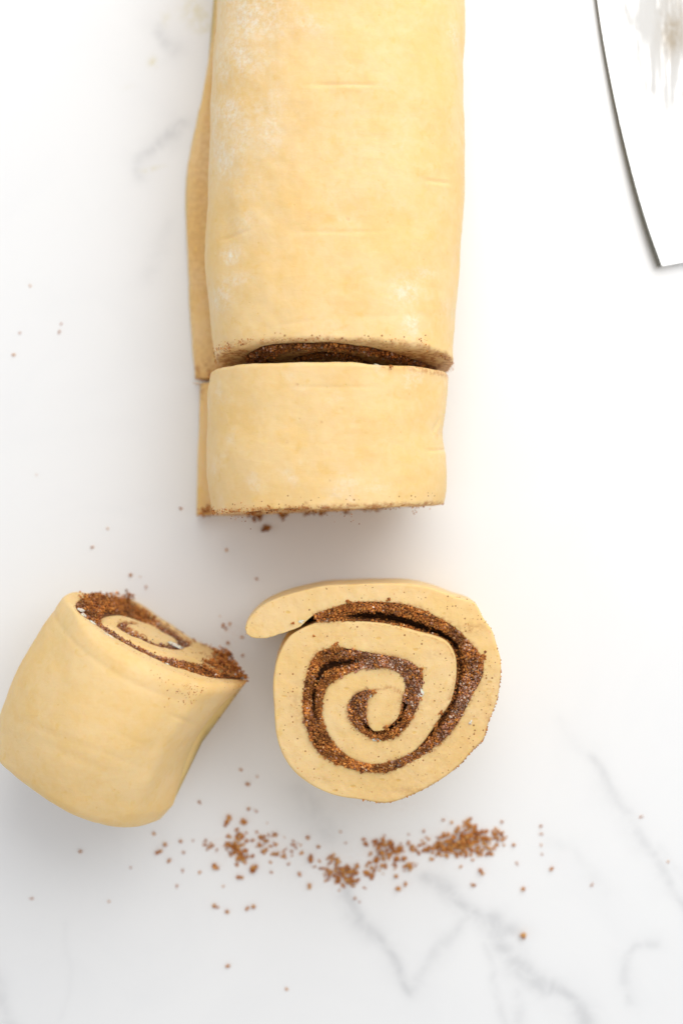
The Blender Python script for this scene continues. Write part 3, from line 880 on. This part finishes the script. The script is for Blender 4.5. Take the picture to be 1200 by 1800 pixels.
# ------------------------------------------------------------------ 3. roll lying on its side
def lying_roll():
    n = np.array([0.460, 0.876, 0.143]); n /= np.linalg.norm(n)
    ax = np.array([0.465, 0.885, 0.0]); ax /= np.linalg.norm(ax)
    ux = np.array([0.885, -0.465, 0.0]); ux /= np.linalg.norm(ux)
    vv = np.cross(ux, n); vv /= np.linalg.norm(vv)
    if vv[2] < 0: vv = -vv
    x0, y0 = px2w(285, 1085, 0.3)
    P0_ = np.array([x0, y0, 0.3])
    cam_p = np.array([0, 0, DIST])
    def unproj(p):
        X, Y = 120 + p[0] / 3.636, 1030 + p[1] / 3.636
        g = np.array([*px2w(X, Y, 0), 0.0])
        d = g - cam_p
        s = ((P0_ - cam_p) @ n) / (d @ n)
        return cam_p + d * s
    def cv(p):
        q = unproj(p) - P0_
        return (float(q @ ux), float(q @ vv))       # b grows upward; trace goes right->bottom(image)->left->top
    L = 6.1
    start = [((1150, 598), (1140, 594)), ((1140, 618), (1105, 590)), ((1080, 636), (1045, 588)), ((1000, 640), (960, 583))]
    outl = [(900, 633), (800, 606), (700, 575), (600, 537), (500, 493), (400, 440), (300, 378), (200, 305), (110, 225), (40, 145), (0, 85), (-10, 45), (20, 22), (80, 20), (160, 35), (260, 52), (370, 72), (460, 105), (530, 148), (600, 194), (700, 256), (800, 322), (890, 366), (950, 392), (1012, 436), (1070, 505)]
    fo = [(1118, 592), (1050, 588), (975, 583), (900, 575), (800, 548), (700, 520), (600, 488), (480, 430), (400, 385), (300, 320), (200, 248), (110, 190), (62, 135), (75, 92), (140, 66), (250, 72), (370, 82), (450, 116), (520, 165), (570, 205), (650, 258), (740, 318), (792, 355), (775, 382), (720, 400), (650, 398), (590, 388), (540, 372), (480, 345), (400, 305), (345, 272), (322, 248), (345, 226), (390, 224), (440, 240)]
    fi = [(1100, 572), (1040, 562), (960, 538), (910, 514), (860, 488), (780, 472), (700, 462), (600, 438), (520, 405), (450, 374), (380, 336), (320, 299), (260, 262), (215, 232), (203, 205), (230, 178), (300, 170), (360, 180), (430, 205), (500, 232), (560, 255), (620, 290), (680, 325), (725, 345), (728, 362), (690, 368), (640, 362), (570, 352), (520, 330), (470, 305), (420, 278), (388, 258), (392, 245), (440, 250)]
    tr = lambda Q: [cv(p) for p in Q]
    c = cv((500, 285))
    s2 = [(cv(a), cv(b)) for a, b in start]
    A, B, fo2, fi2 = spiral_strip(s2, tr(outl), tr(fo), tr(fi), c, 24, 28, 0.06, 0.10, skip=3)
    zmin = min((P0_ + a * ux + b * vv)[2] for a, b in A)
    ca, cb = (A[:, 0].min() + A[:, 0].max()) / 2, (A[:, 1].min() + A[:, 1].max()) / 2
    origin = tuple((P0_ + ca * ux + cb * vv - ax * L / 2) * np.array([1, 1, 0]))
    t = thing('cinnamon_roll', 'plump raw cinnamon roll tipped over on its side at left, spiral facing up right', 'cinnamon roll', origin, 'cinnamon rolls cut from the dough log')
    def mapping(a, b, e):
        a = np.asarray(a, float); b = np.asarray(b, float); e = np.asarray(e, float)
        f = np.clip(e / L, 0, 1)
        aL, aR = A[:, 0].min(), A[:, 0].max()
        g = (a - ca) / ((aR - aL) / 2)
        # swells a little behind the cut, pinches in on the tail side and narrows towards the far end
        sc_l = 1 + 0.05 * np.sin(np.pi * f) - 0.02 * f ** 3
        sc_r = 1 - 0.16 * np.sin(np.pi * np.minimum(f * 1.15, 1)) * (g > 0) * g - 0.10 * f ** 4 - 0.03 * f
        a2 = ca + (a - ca) * np.where(g > 0, sc_r, sc_l)
        P = P0_ + a2[..., None] * ux + b[..., None] * vv - e[..., None] * ax
        hz = 1 + 0.06 * np.sin(np.pi * f * 0.9) - 0.10 * f ** 3
        z = (P[..., 2] - zmin) * hz + 0.03
        return np.stack([P[..., 0], P[..., 1], z], -1)
    bands = lambda u, lo, hi, s=.03: sstep(lo - s, lo + s, u) * (1 - sstep(hi - s, hi + s, u))
    def rec(u, w): return 0.15 - 0.12 * bands(u, -.1, .09) - 0.10 * bands(u, .42, .58) + 0 * w
    def heap(u, w): return 0.04 + 0.22 * bands(u, -.1, .08) + 0.20 * bands(u, .42, .56) + 0 * w
    def purple(u, w): return 0.1 + 0.8 * bands(u, .18, .40) + 0.8 * bands(u, .66, 1.0)
    def speck(P, cut, ab, e):
        px, py = w2px(P[..., 0], P[..., 1], P[..., 2])
        return np.clip(0.12 * cut + 0.9 * sstep(360, 425, px) * sstep(1.3, 0.1, e) * sstep(1240, 1190, py) + 0.1 * sstep(2, 0, e), 0, 1)
    def stain(P, N, cut, e):
        px, py = w2px(P[..., 0], P[..., 1], P[..., 2])
        return 0.7 * sstep(405, 436, px) * sstep(0.9, 0.0, e)
    def disp(P, N, cut):
        # crease where the cut lip meets the skin, plus long faint stretch lines
        dd = (P0_ - P) @ n
        d = -0.022 * np.exp(-((dd - 0.72) / 0.10) ** 2) + 0.012 * np.exp(-((dd - 0.35) / 0.25) ** 2)
        px, py = w2px(P[..., 0], P[..., 1], P[..., 2])
        d = d * sstep(420, 250, px) * (N[..., 2] > 0.0)
        for x, y, r1, r2, q in [(110, 1320, 40, 9, .012), (160, 1345, 50, 8, .008), (80, 1285, 50, 8, .02), (320, 1265, 22, 4, .03), (200, 1330, 60, 5, .012), (230, 1300, 40, 4, .012)]:
            uu, vv_ = (px - x) * .93 + (py - y) * .36, -(px - x) * .36 + (py - y) * .93
            d = d - q * np.exp(-(uu / r1) ** 2 - (vv_ / r2) ** 2) * (N[..., 2] > 0)
        return d * (1 - cut)
    def extra(rg, P, cut):
        out, R = [], []
        for X, Y, m, r, sz, h in [(120, 90, 50, .13, .05, .2), (190, 85, 60, .14, .055, .25), (370, 85, 45, .12, .055, .3), (300, 110, 50, .15, .05, .2), (480, 175, 50, .14, .05, .15), (950, 450, 50, .12, .05, .25), (1000, 455, 90, .15, .055, .3), (985, 520, 110, .18, .055, .25), (1060, 530, 110, .15, .05, .2), (1105, 572, 90, .12, .045, .1), (920, 550, 50, .12, .045, .1), (880, 520, 40, .10, .045, .1), (930, 505, 60, .13, .05, .12), (890, 490, 40, .1, .045, .1), (960, 480, 60, .14, .05, .2), (1020, 490, 60, .13, .05, .2), (770, 365, 14, .06, .03, .05), (560, 200, 12, .07, .03, .05), (640, 246, 10, .07, .025, .03), (720, 292, 10, .07, .025, .03), (800, 340, 12, .07, .03, .04), (870, 378, 16, .08, .03, .08), (920, 405, 20, .08, .035, .12), (880, 440, 16, .12, .03, .03), (820, 430, 10, .12, .025, .02)]:
            a, b = cv((X, Y))
            q = rg.normal(scale=r, size=(m, 2)) + (a, b)
            out.append(mapping(q[:, 0], q[:, 1], -rg.random(m) * h)); R.append(rg.uniform(0.45, 1.1, m) * sz)
        ok = np.argwhere(cut > 0.95)
        sel = ok[rg.integers(0, len(ok), 260)]
        p = P[sel[:, 0], sel[:, 1]]
        out.append(p); R.append(rg.uniform(0.008, 0.018, len(p)))
        O2 = resample(np.array(tr(outl[:12])), 300)
        i = np.clip(np.abs(rg.normal(0, 40, 90)), 0, 299).astype(int)
        out.append(mapping(O2[i, 0], O2[i, 1], np.abs(rg.normal(scale=.4, size=90)) + .1)); R.append(rg.uniform(0.008, 0.022, 90))
        return np.vstack(out), np.concatenate(R)
    cfg = dict(mouth=4.6, seed=37, sign=1, n_side=100, n_face=12, rA=.40, rB=.05, rK=.9, lump=.08, mid=.014, speck=speck, stain=stain, disp=disp,
               fillres=fillres, recess=rec, heap=heap, purple=purple, grains=6000, extra=extra, front=lambda P: n)
    build_roll(t, origin, A, B, fo2, fi2, mapping, L, cfg)
    for i, (X, Y, rx, ry) in enumerate([(690, 372, .30, .20), (92, 150, .13, .16), (108, 180, .10, .09), (165, 230, .13, .05), (275, 316, .22, .04), (440, 414, .15, .04), (640, 494, .08, .04)]):
        a, b = cv((X, Y))
        q = mapping(np.array(a), np.array(b), np.array(0.02))
        blob('butter_smear', q, (rx, ry, .035), M_BUTTER, t, origin, 60 + i, [ux * .96 + vv * .28 * (1 if i else 0), vv * .96 - ux * .28 * (1 if i else 0), n])
lying_roll()

# ------------------------------------------------------------------ 4. steel scraper blade
def scraper():
    edge = [(1020, -260), (1036, -130), (1050, 0), (1066, 100), (1085, 195), (1103, 272), (1121, 340), (1141, 405), (1163, 467)]
    def zof(X, Y): return 0.20 + 0.18 * sstep(0, 500, Y)
    E = catmull(edge, 6)
    hx = np.linspace(0, 1, 60) ** 1.0
    rows = []
    n = len(E)
    for i, (X, Y) in enumerate(E):
        f = i / (n - 1)
        # the far side of the blade, out of the picture
        X2, Y2 = X + 560 - 60 * f, Y - 95 * f ** 1.0
        rows.append([(X + (X2 - X) * h, Y + (Y2 - Y) * h) for h in hx])
    G = np.array(rows)
    z = zof(G[..., 0], G[..., 1])
    k = (DIST - z) / DIST / P0
    top = np.stack([(G[..., 0] - 600) * k, (900 - G[..., 1]) * k, z], -1)
    M, K = top.shape[:2]
    res = np.zeros((M, K)); sm = np.zeros((M, K))
    X, Y = G[..., 0], G[..., 1]
    res = np.exp(-((X - 1180) / 22) ** 2 - ((Y - 62) / 38) ** 2) * 1.1 + 0.45 * np.exp(-((X - 1190) / 30) ** 2 - ((Y + 10) / 60) ** 2) + .25 * np.exp(-((X - 1240) / 50) ** 2 - ((Y - 30) / 90) ** 2)
    sm = sstep(340, 60, Y) * sstep(1050, 1115, X - 0.18 * Y) * 0.9 + 0.04
    sm = np.maximum(sm, 0.35 * np.exp(-((X - 1155) / 14) ** 2 - ((Y - 205) / 30) ** 2))
    th = 0.07
    bot = top - np.array([0, 0, th])
    # a hair of bevel round the rim
    V = np.vstack([top.reshape(-1, 3), bot.reshape(-1, 3)])
    idx = np.arange(M * K).reshape(M, K)
    f1 = np.stack([idx[:-1, :-1], idx[1:, :-1], idx[1:, 1:], idx[:-1, 1:]], -1).reshape(-1, 4)
    per = np.concatenate([idx[0, :-1], idx[:-1, -1], idx[-1, :0:-1], idx[:0:-1, 0]])
    side = np.stack([per, np.roll(per, -1), np.roll(per, -1) + M * K, per + M * K], -1)
    F = np.vstack([f1, f1[:, ::-1] + M * K, side])
    origin = (14.5, 15, 0)
    t = thing('dough_scraper', 'steel dough scraper blade smeared with flour and dough at the top right corner', 'dough scraper', origin)
    o = make_mesh('blade', V, F, M_STEEL, None, False, {'residue': np.tile(np.clip(res, 0, 1).ravel(), 2), 'smear': np.tile(np.clip(sm, 0, 1).ravel(), 2)}, loc=origin)
    o.location = (0, 0, 0); o.parent = t
    # left edge bevel, coloured dark in place of shadow and dark reflection
    gb = NT('shade_dark_steel')
    gb.L(gb.mix(gb.noise(3, 4, 0.6), (0.10, 0.10, 0.085), (0.17, 0.165, 0.145)), gb.b.inputs['Base Color'])
    gb.b.inputs['Roughness'].default_value = 0.45
    gb.b.inputs['Metallic'].default_value = 0.5
    el = top[:, 0]
    dl = np.gradient(el, axis=0); dl /= np.linalg.norm(dl, axis=1)[:, None]
    out = np.cross(dl, (0, 0, 1.0)); out *= np.sign((out @ np.array([-1.0, 0, 0])))[:, None]
    wd = (0.09 + 0.11 * np.linspace(0, 1, n) ** 1.5)[:, None]
    sec = [el - out * .004 + (0, 0, .001), el + out * wd * .5 - (0, 0, .03), el + out * wd - (0, 0, .085), el + out * wd * .9 - (0, 0, .10), el - out * .004 - (0, 0, .068)]
    Gb = np.stack(sec, 1)
    ff = grid_faces(n, 5).tolist() + [(4, 3, 2, 1, 0), tuple(range(n * 5 - 5, n * 5))]
    o = make_mesh('shade_dark_bevel', Gb.reshape(-1, 3), ff, gb.m, None, False, loc=origin)
    o.location = (0, 0, 0); o.parent = t
    # grip along the far side
    a, b = top[2, -1], top[-3, -1]
    d = (b - a) / np.linalg.norm(b - a)
    q = np.cross(d, (0, 0, 1.0))
    th_ = np.linspace(0, 2 * math.pi, 20, endpoint=False)
    ring = []
    for f, r in [(0, .5), (.01, .8), (.04, .95), (.5, 1.0), (.96, .95), (.99, .8), (1, .5)]:
        c = a + (b - a) * f + np.array([0, 0, .35])
        ring.append(c + r * (np.cos(th_)[:, None] * q * .75 + np.sin(th_)[:, None] * np.array([0, 0, .6])))
    ring = np.array(ring)
    g = NT('dark_grip'); g.b.inputs['Base Color'].default_value = (0.03, 0.028, 0.026, 1); g.b.inputs['Roughness'].default_value = 0.5
    fc = grid_faces(len(ring), 20).tolist() + [tuple(range(19, -1, -1)), tuple(range(len(ring) * 20 - 20, len(ring) * 20))]
    o = make_mesh('grip', ring.reshape(-1, 3), fc, g.m, None, True, loc=origin)
    o.location = (0, 0, 0); o.parent = t
scraper()

# ------------------------------------------------------------------ 5. loose brown sugar on the counter
rgc = np.random.default_rng(5)
def crumb_colour(n, dark=0.0):
    b = np.array([(0.62, 0.25, 0.055), (0.70, 0.31, 0.08), (0.54, 0.19, 0.038), (0.74, 0.39, 0.13), (0.44, 0.145, 0.028)])
    return b[rgc.integers(0, 5, n)] * rgc.uniform(.85, 1.1, (n, 1)) * (1 - dark)

def crumb_mesh(r, aspect=1.0, dark=0.0):
    """a crumb is a clump of a few fused sugar grains, sitting on z = 0"""
    m = 2 + int(r / 0.035)
    P = rgc.normal(scale=r * .42, size=(m, 3)) * np.array([aspect, 1 / aspect, .6])
    R = rgc.uniform(.45, .75, m) * r
    P[0] *= .2
    P[:, 2] -= (P[:, 2] - R).min()
    V, F, c = grains_geom(P, R, crumb_colour(m, dark), rgc, .15)
    V[:, 2] -= V[:, 2].min()
    return V, F, c
variants = {}
def crumb(X, Y, rp, label, group, aspect=1.0, dark=0.0, rot=None):
    r = rp / P0
    key = (round(rp), aspect, dark, int(rgc.integers(0, 3)))
    x, y = px2w(X, Y, 0)
    if key not in variants:
        V, F, c = crumb_mesh(round(rp) / P0, aspect, dark)
        o = make_mesh('sugar_crumb', V, F, M_CRUMB, None, False, None, c)
        variants[key] = o
    else:
        o = variants[key].copy()
        C.objects.link(o)
    o.location = (x * CM, y * CM, 0)
    o.rotation_euler = (0, 0, rgc.uniform(0, 6.28) if rot is None else rot)
    o['label'] = label
    o['category'] = 'crumb'
    o['group'] = group
G_LINE = 'sugar crumbs scattered singly round the line of spilled sugar'
L_LINE = 'small brown sugar crumb lying singly below the rolls, near the spilled sugar line'
c5 = [(225,44,4),(358,62,5),(376,69,4),(404,100,3),(134,156,5),(120,176,6),(148,197,5),(178,150,5),(184,177,4),(182,224,4),(167,265,4),(227,229,4),(105,127,4),(289,266,3),(264,318,5),(275,322,4),(300,332,5),(354,323,5),(367,320,5),(415,230,4),(461,208,4),(489,232,5),(513,138,5),(541,164,5),(541,200,4),(530,215,4),(597,123,3),(611,152,3),(647,308,3),(636,298,4),(660,270,4),(769,258,5),(742,240,5),(776,130,2),(817,121,4),(868,92,4),(914,214,4),(991,182,5),(1009,158,5),(1022,96,4),(1055,159,5),(1061,205,4),(1124,108,4),(1127,129,4),(1127,182,2),(322,118,5),(412,203,4),(430,180,5),(450,138,3),(428,130,5),(452,170,4),(470,157,4),(243,146,4),(243,157,4),(252,163,4),(262,160,4),(272,170,4),(209,147,2),(594,278,3),(557,240,4),(566,208,4),(795,212,4),(777,150,5),(45,218,2)]
for X, Y, r in c5:
    zone = ('scattered left of the left sugar scatter' if X < 235 and Y < 300 else 'in the sparse row well below the left sugar scatter' if Y > 300 and X < 400
            else 'scattered right of the dense sugar heap' if X > 985 else 'close around the left sugar scatter' if X < 500
            else 'between the left scatter and the crooked clump' if X < 585 else 'close around the two middle clumps of sugar' if X < 800 else 'close around the dense right heap')
    crumb(200 + X / 1.5, 1380 + Y / 1.5, r * .82, 'small brown sugar crumb ' + zone, 'single sugar crumbs ' + zone)
special = [
    (919, 1642, 6.5, 'round brown sugar crumb alone on a grey marble vein at lower right', 1, 0),
    (399, 1698, 5, 'lone brown sugar crumb far below the spilled sugar, in the lower left part', 1, 0),
    (503, 1738, 4, 'small lone brown sugar crumb nearest the bottom edge', 1, 0),
    (967, 1528, 5, 'brown sugar crumb right of the dense sugar heap, farthest right of its larger neighbours', 1, 0),
    (919, 1563, 5, 'brown sugar crumb below and right of the dense sugar heap, above the vein', 1, 0),
    (845, 1532, 5.5, 'brown sugar crumb just below the dense sugar heap', 1, 0),
    (831, 1556, 5, 'oval brown sugar crumb below the dense heap, the lower of two', 1.2, 0),
    (377, 1522, 7, 'large brown sugar crumb below the left scatter of sugar', 1.3, 0),
    (422, 1542, 5.5, 'squat brown sugar crumb hanging lowest under the left scatter', 1, 0),
    (545, 1555, 6, 'long upright brown sugar crumb left of the middle clump', 1.7, 0),
    (400, 1444, 8, 'large brown sugar clump at the top of the left scatter, leaning left', 1.4, 0),
    (430, 1445, 7.5, 'oval brown sugar clump at the top of the left scatter, the right one of two', 1.4, 0),
    (447, 1523, 8, 'chunky brown sugar clump below the left scatter, among smaller crumbs', 1.5, 0),
    (546, 1510, 7, 'brown sugar crumb between the left scatter and the middle clump', 1.2, 0),
    (701, 1561, 5.5, 'brown sugar crumb under the third clump of sugar', 1, 0),
    (718, 1522, 5.5, 'brown sugar crumb at the right foot of the third clump', 1.3, 0),
    (468, 929, 8, 'dark brown sugar clump lying just below the slice that touches the log', 1.1, .35),
    (398, 966, 4, 'small brown crumb below the left end of the slice at the log', 1, 0),
    (451, 1017, 3.4, 'tiny brown crumb above the loose tail of the upright roll', 1, 0),
    (163, 962, 3.2, 'tiny brown crumb above the tipped roll, left side', 1, 0),
    (318, 894, 3, 'tiny brown crumb left of the bottom of the slice at the log', 1, 0),
    (229, 1012, 4.2, 'brown crumb above the tipped roll, upper of a close pair', 1, 0),
    (257, 1031, 4, 'brown crumb above the tipped roll, lower of a close pair', 1, 0),
    (1125, 1436, 4, 'small brown crumb beside the right grey vein near the right edge', 1, 0),
    (1039, 1556, 3, 'tiny brown crumb at right between the sugar line and the veins', 1, 0),
    (140, 1496, 4.5, 'small brown crumb below the tipped roll, near the left edge', 1, 0),
    (57, 1579, 3, 'tiny brown crumb nearest the lower left edge', 1, 0),
    (270, 1465, 3.5, 'tiny brown crumb just under the base of the tipped roll', 1, 0),
    (350, 1410, 4, 'small brown crumb between the tipped roll and the upright roll, lowest of them', 1, 0),
    (24, 624, 3, 'tiny orange crumb near the left edge, level with the cut in the log', 1, 0)]
for X, Y, r, lab, asp, dk in special:
    crumb(X, Y, r * .85, lab, 'sugar crumbs lying apart on the marble', asp, dk, rot={545: 1.57, 400: 1.1, 430: .4}.get(X))
for X, Y, r in [(392, 1101, 4.5), (404, 1096, 3.4), (402, 1131, 4), (426, 1120, 3), (427, 1152, 3.4), (397, 1105, 3), (387, 1083, 2), (424, 1353, 3), (437, 1379, 3.5), (452, 1365, 2.2)]:
    crumb(X, Y, r, 'small brown crumb in the gap between the tipped roll and the upright roll', 'crumbs between the two cut rolls')
for X, Y, r in [(108, 570, 2.4), (105, 583, 2.8), (36, 585, 2), (54, 503, 2), (65, 835, 2), (190, 929, 2), (247, 1014, 1.8), (192, 1584, 2), (1173, 1514, 2.2), (950, 1485, 2), (340, 1130, 0)]:
    if r: crumb(X, Y, r, 'barely visible speck of sugar lying loose on the marble far from the spilled line', 'faint specks of sugar')

def pile(label, blobs, dark=0.0, thin=0.55, spread=1.0):
    P, R = [], []
    for X, Y, sx, sy, n, r, h in blobs:
        n = max(3, int(n * thin)); sx *= spread; sy *= spread
        q = rgc.normal(size=(n, 2))
        d = np.hypot(q[:, 0], q[:, 1])
        px, py = X + q[:, 0] * sx * 1.7, Y + q[:, 1] * sy * 1.6
        x, y = px2w(px, py, 0)
        rr = rgc.uniform(.55, 1.15, n) * r * .72 / P0
        z = rr * .6 + rgc.random(n) * h * .7 * np.exp(-d ** 2 / .8)
        P.append(np.stack([x, y, z], 1)); R.append(rr)
    P = np.vstack(P); R = np.concatenate(R)
    # clumping: pull grains towards a few seeds so that the outline is ragged
    seeds = P[rgc.choice(len(P), max(3, len(P) // 5), replace=False)]
    dd = np.linalg.norm(P[:, None, :2] - seeds[None, :, :2], axis=-1)
    j = dd.argmin(1)
    pull = 0.42
    P[:, :2] = P[:, :2] * (1 - pull) + seeds[j, :2] * pull
    V, F, c = grains_geom(P, R, crumb_colour(len(P), dark), rgc, .2)
    V[:, 2] = np.maximum(V[:, 2], 0.002)
    cen = P.mean(0) * np.array([1, 1, 0])
    o = make_mesh('spilled_sugar', V, F, M_CRUMB, None, False, None, c, loc=cen)
    o['label'] = label; o['category'] = 'spilled sugar'; o['kind'] = 'stuff'
pile('loose scatter of brown sugar clumps, leftmost of the spilled line', [(411, 1488, 6, 7, 90, 4.2, .12), (418, 1478, 4, 10, 40, 4, .1), (404, 1484, 10, 3, 40, 4, .05), (421, 1502, 4, 8, 50, 4.2, .1), (431, 1498, 4, 6, 36, 4, .05), (418, 1463, 3, 3, 12, 4, .03), (452, 1472, 7, 4, 26, 3.6, .04), (461, 1489, 6, 5, 40, 4, .08), (470, 1478, 4, 6, 16, 3.5, .03), (485, 1498, 4, 7, 16, 3.2, .03), (516, 1502, 10, 4, 26, 3.8, .03), (370, 1487, 9, 3, 16, 3.3, .02), (520, 1488, 5, 6, 10, 3, .02), (483, 1470, 2, 5, 10, 3, .02)])
pile('crooked clump of brown sugar, second from the left along the spilled line', [(585, 1508, 6, 4, 26, 3.6, .06), (592, 1520, 4, 7, 36, 4, .1), (580, 1532, 5, 6, 26, 3.8, .05), (604, 1536, 14, 7, 110, 4.4, .16), (612, 1528, 9, 4, 50, 4.2, .12), (610, 1550, 7, 6, 50, 4.2, .12), (618, 1547, 9, 4, 30, 4, .1), (640, 1536, 9, 4, 26, 3.8, .03)], thin=.6, spread=.75)
pile('ragged clump of brown sugar, third from the left along the spilled line', [(672, 1490, 12, 8, 120, 4.3, .16), (667, 1503, 8, 10, 60, 4.2, .12), (690, 1508, 16, 8, 80, 4, .08), (710, 1492, 16, 4, 50, 3.8, .05), (655, 1526, 8, 7, 26, 3.6, .03), (672, 1480, 10, 3, 26, 4, .06), (700, 1522, 12, 6, 16, 3.4, .02)], thin=.6, spread=.8)
pile('dense dark heap of brown sugar at the right end of the spilled line', [(790, 1487, 18, 9, 170, 4.2, .2), (812, 1478, 16, 10, 190, 4.4, .26), (832, 1472, 12, 9, 110, 4.2, .2), (829, 1453, 4, 9, 36, 4, .1), (852, 1476, 14, 7, 60, 4, .06), (760, 1494, 10, 6, 40, 3.8, .05), (872, 1464, 8, 4, 34, 3.8, .04), (845, 1492, 14, 7, 36, 3.6, .03), (822, 1500, 16, 5, 36, 3.8, .03)], thin=.85, spread=.72)
pile('row of wet brown sugar crumbs fallen along the foot of the slice at the log', [(362, 900, 5, 3, 20, 4.5, .3), (415, 902, 14, 3, 30, 3.4, .3), (452, 905, 7, 4, 36, 4.4, .5), (496, 905, 5, 4, 26, 4, .4), (552, 901, 14, 3, 26, 3.5, .3), (600, 896, 12, 3, 14, 3, .3), (650, 896, 10, 3, 16, 3, .3)], .25, 1.0, .6)
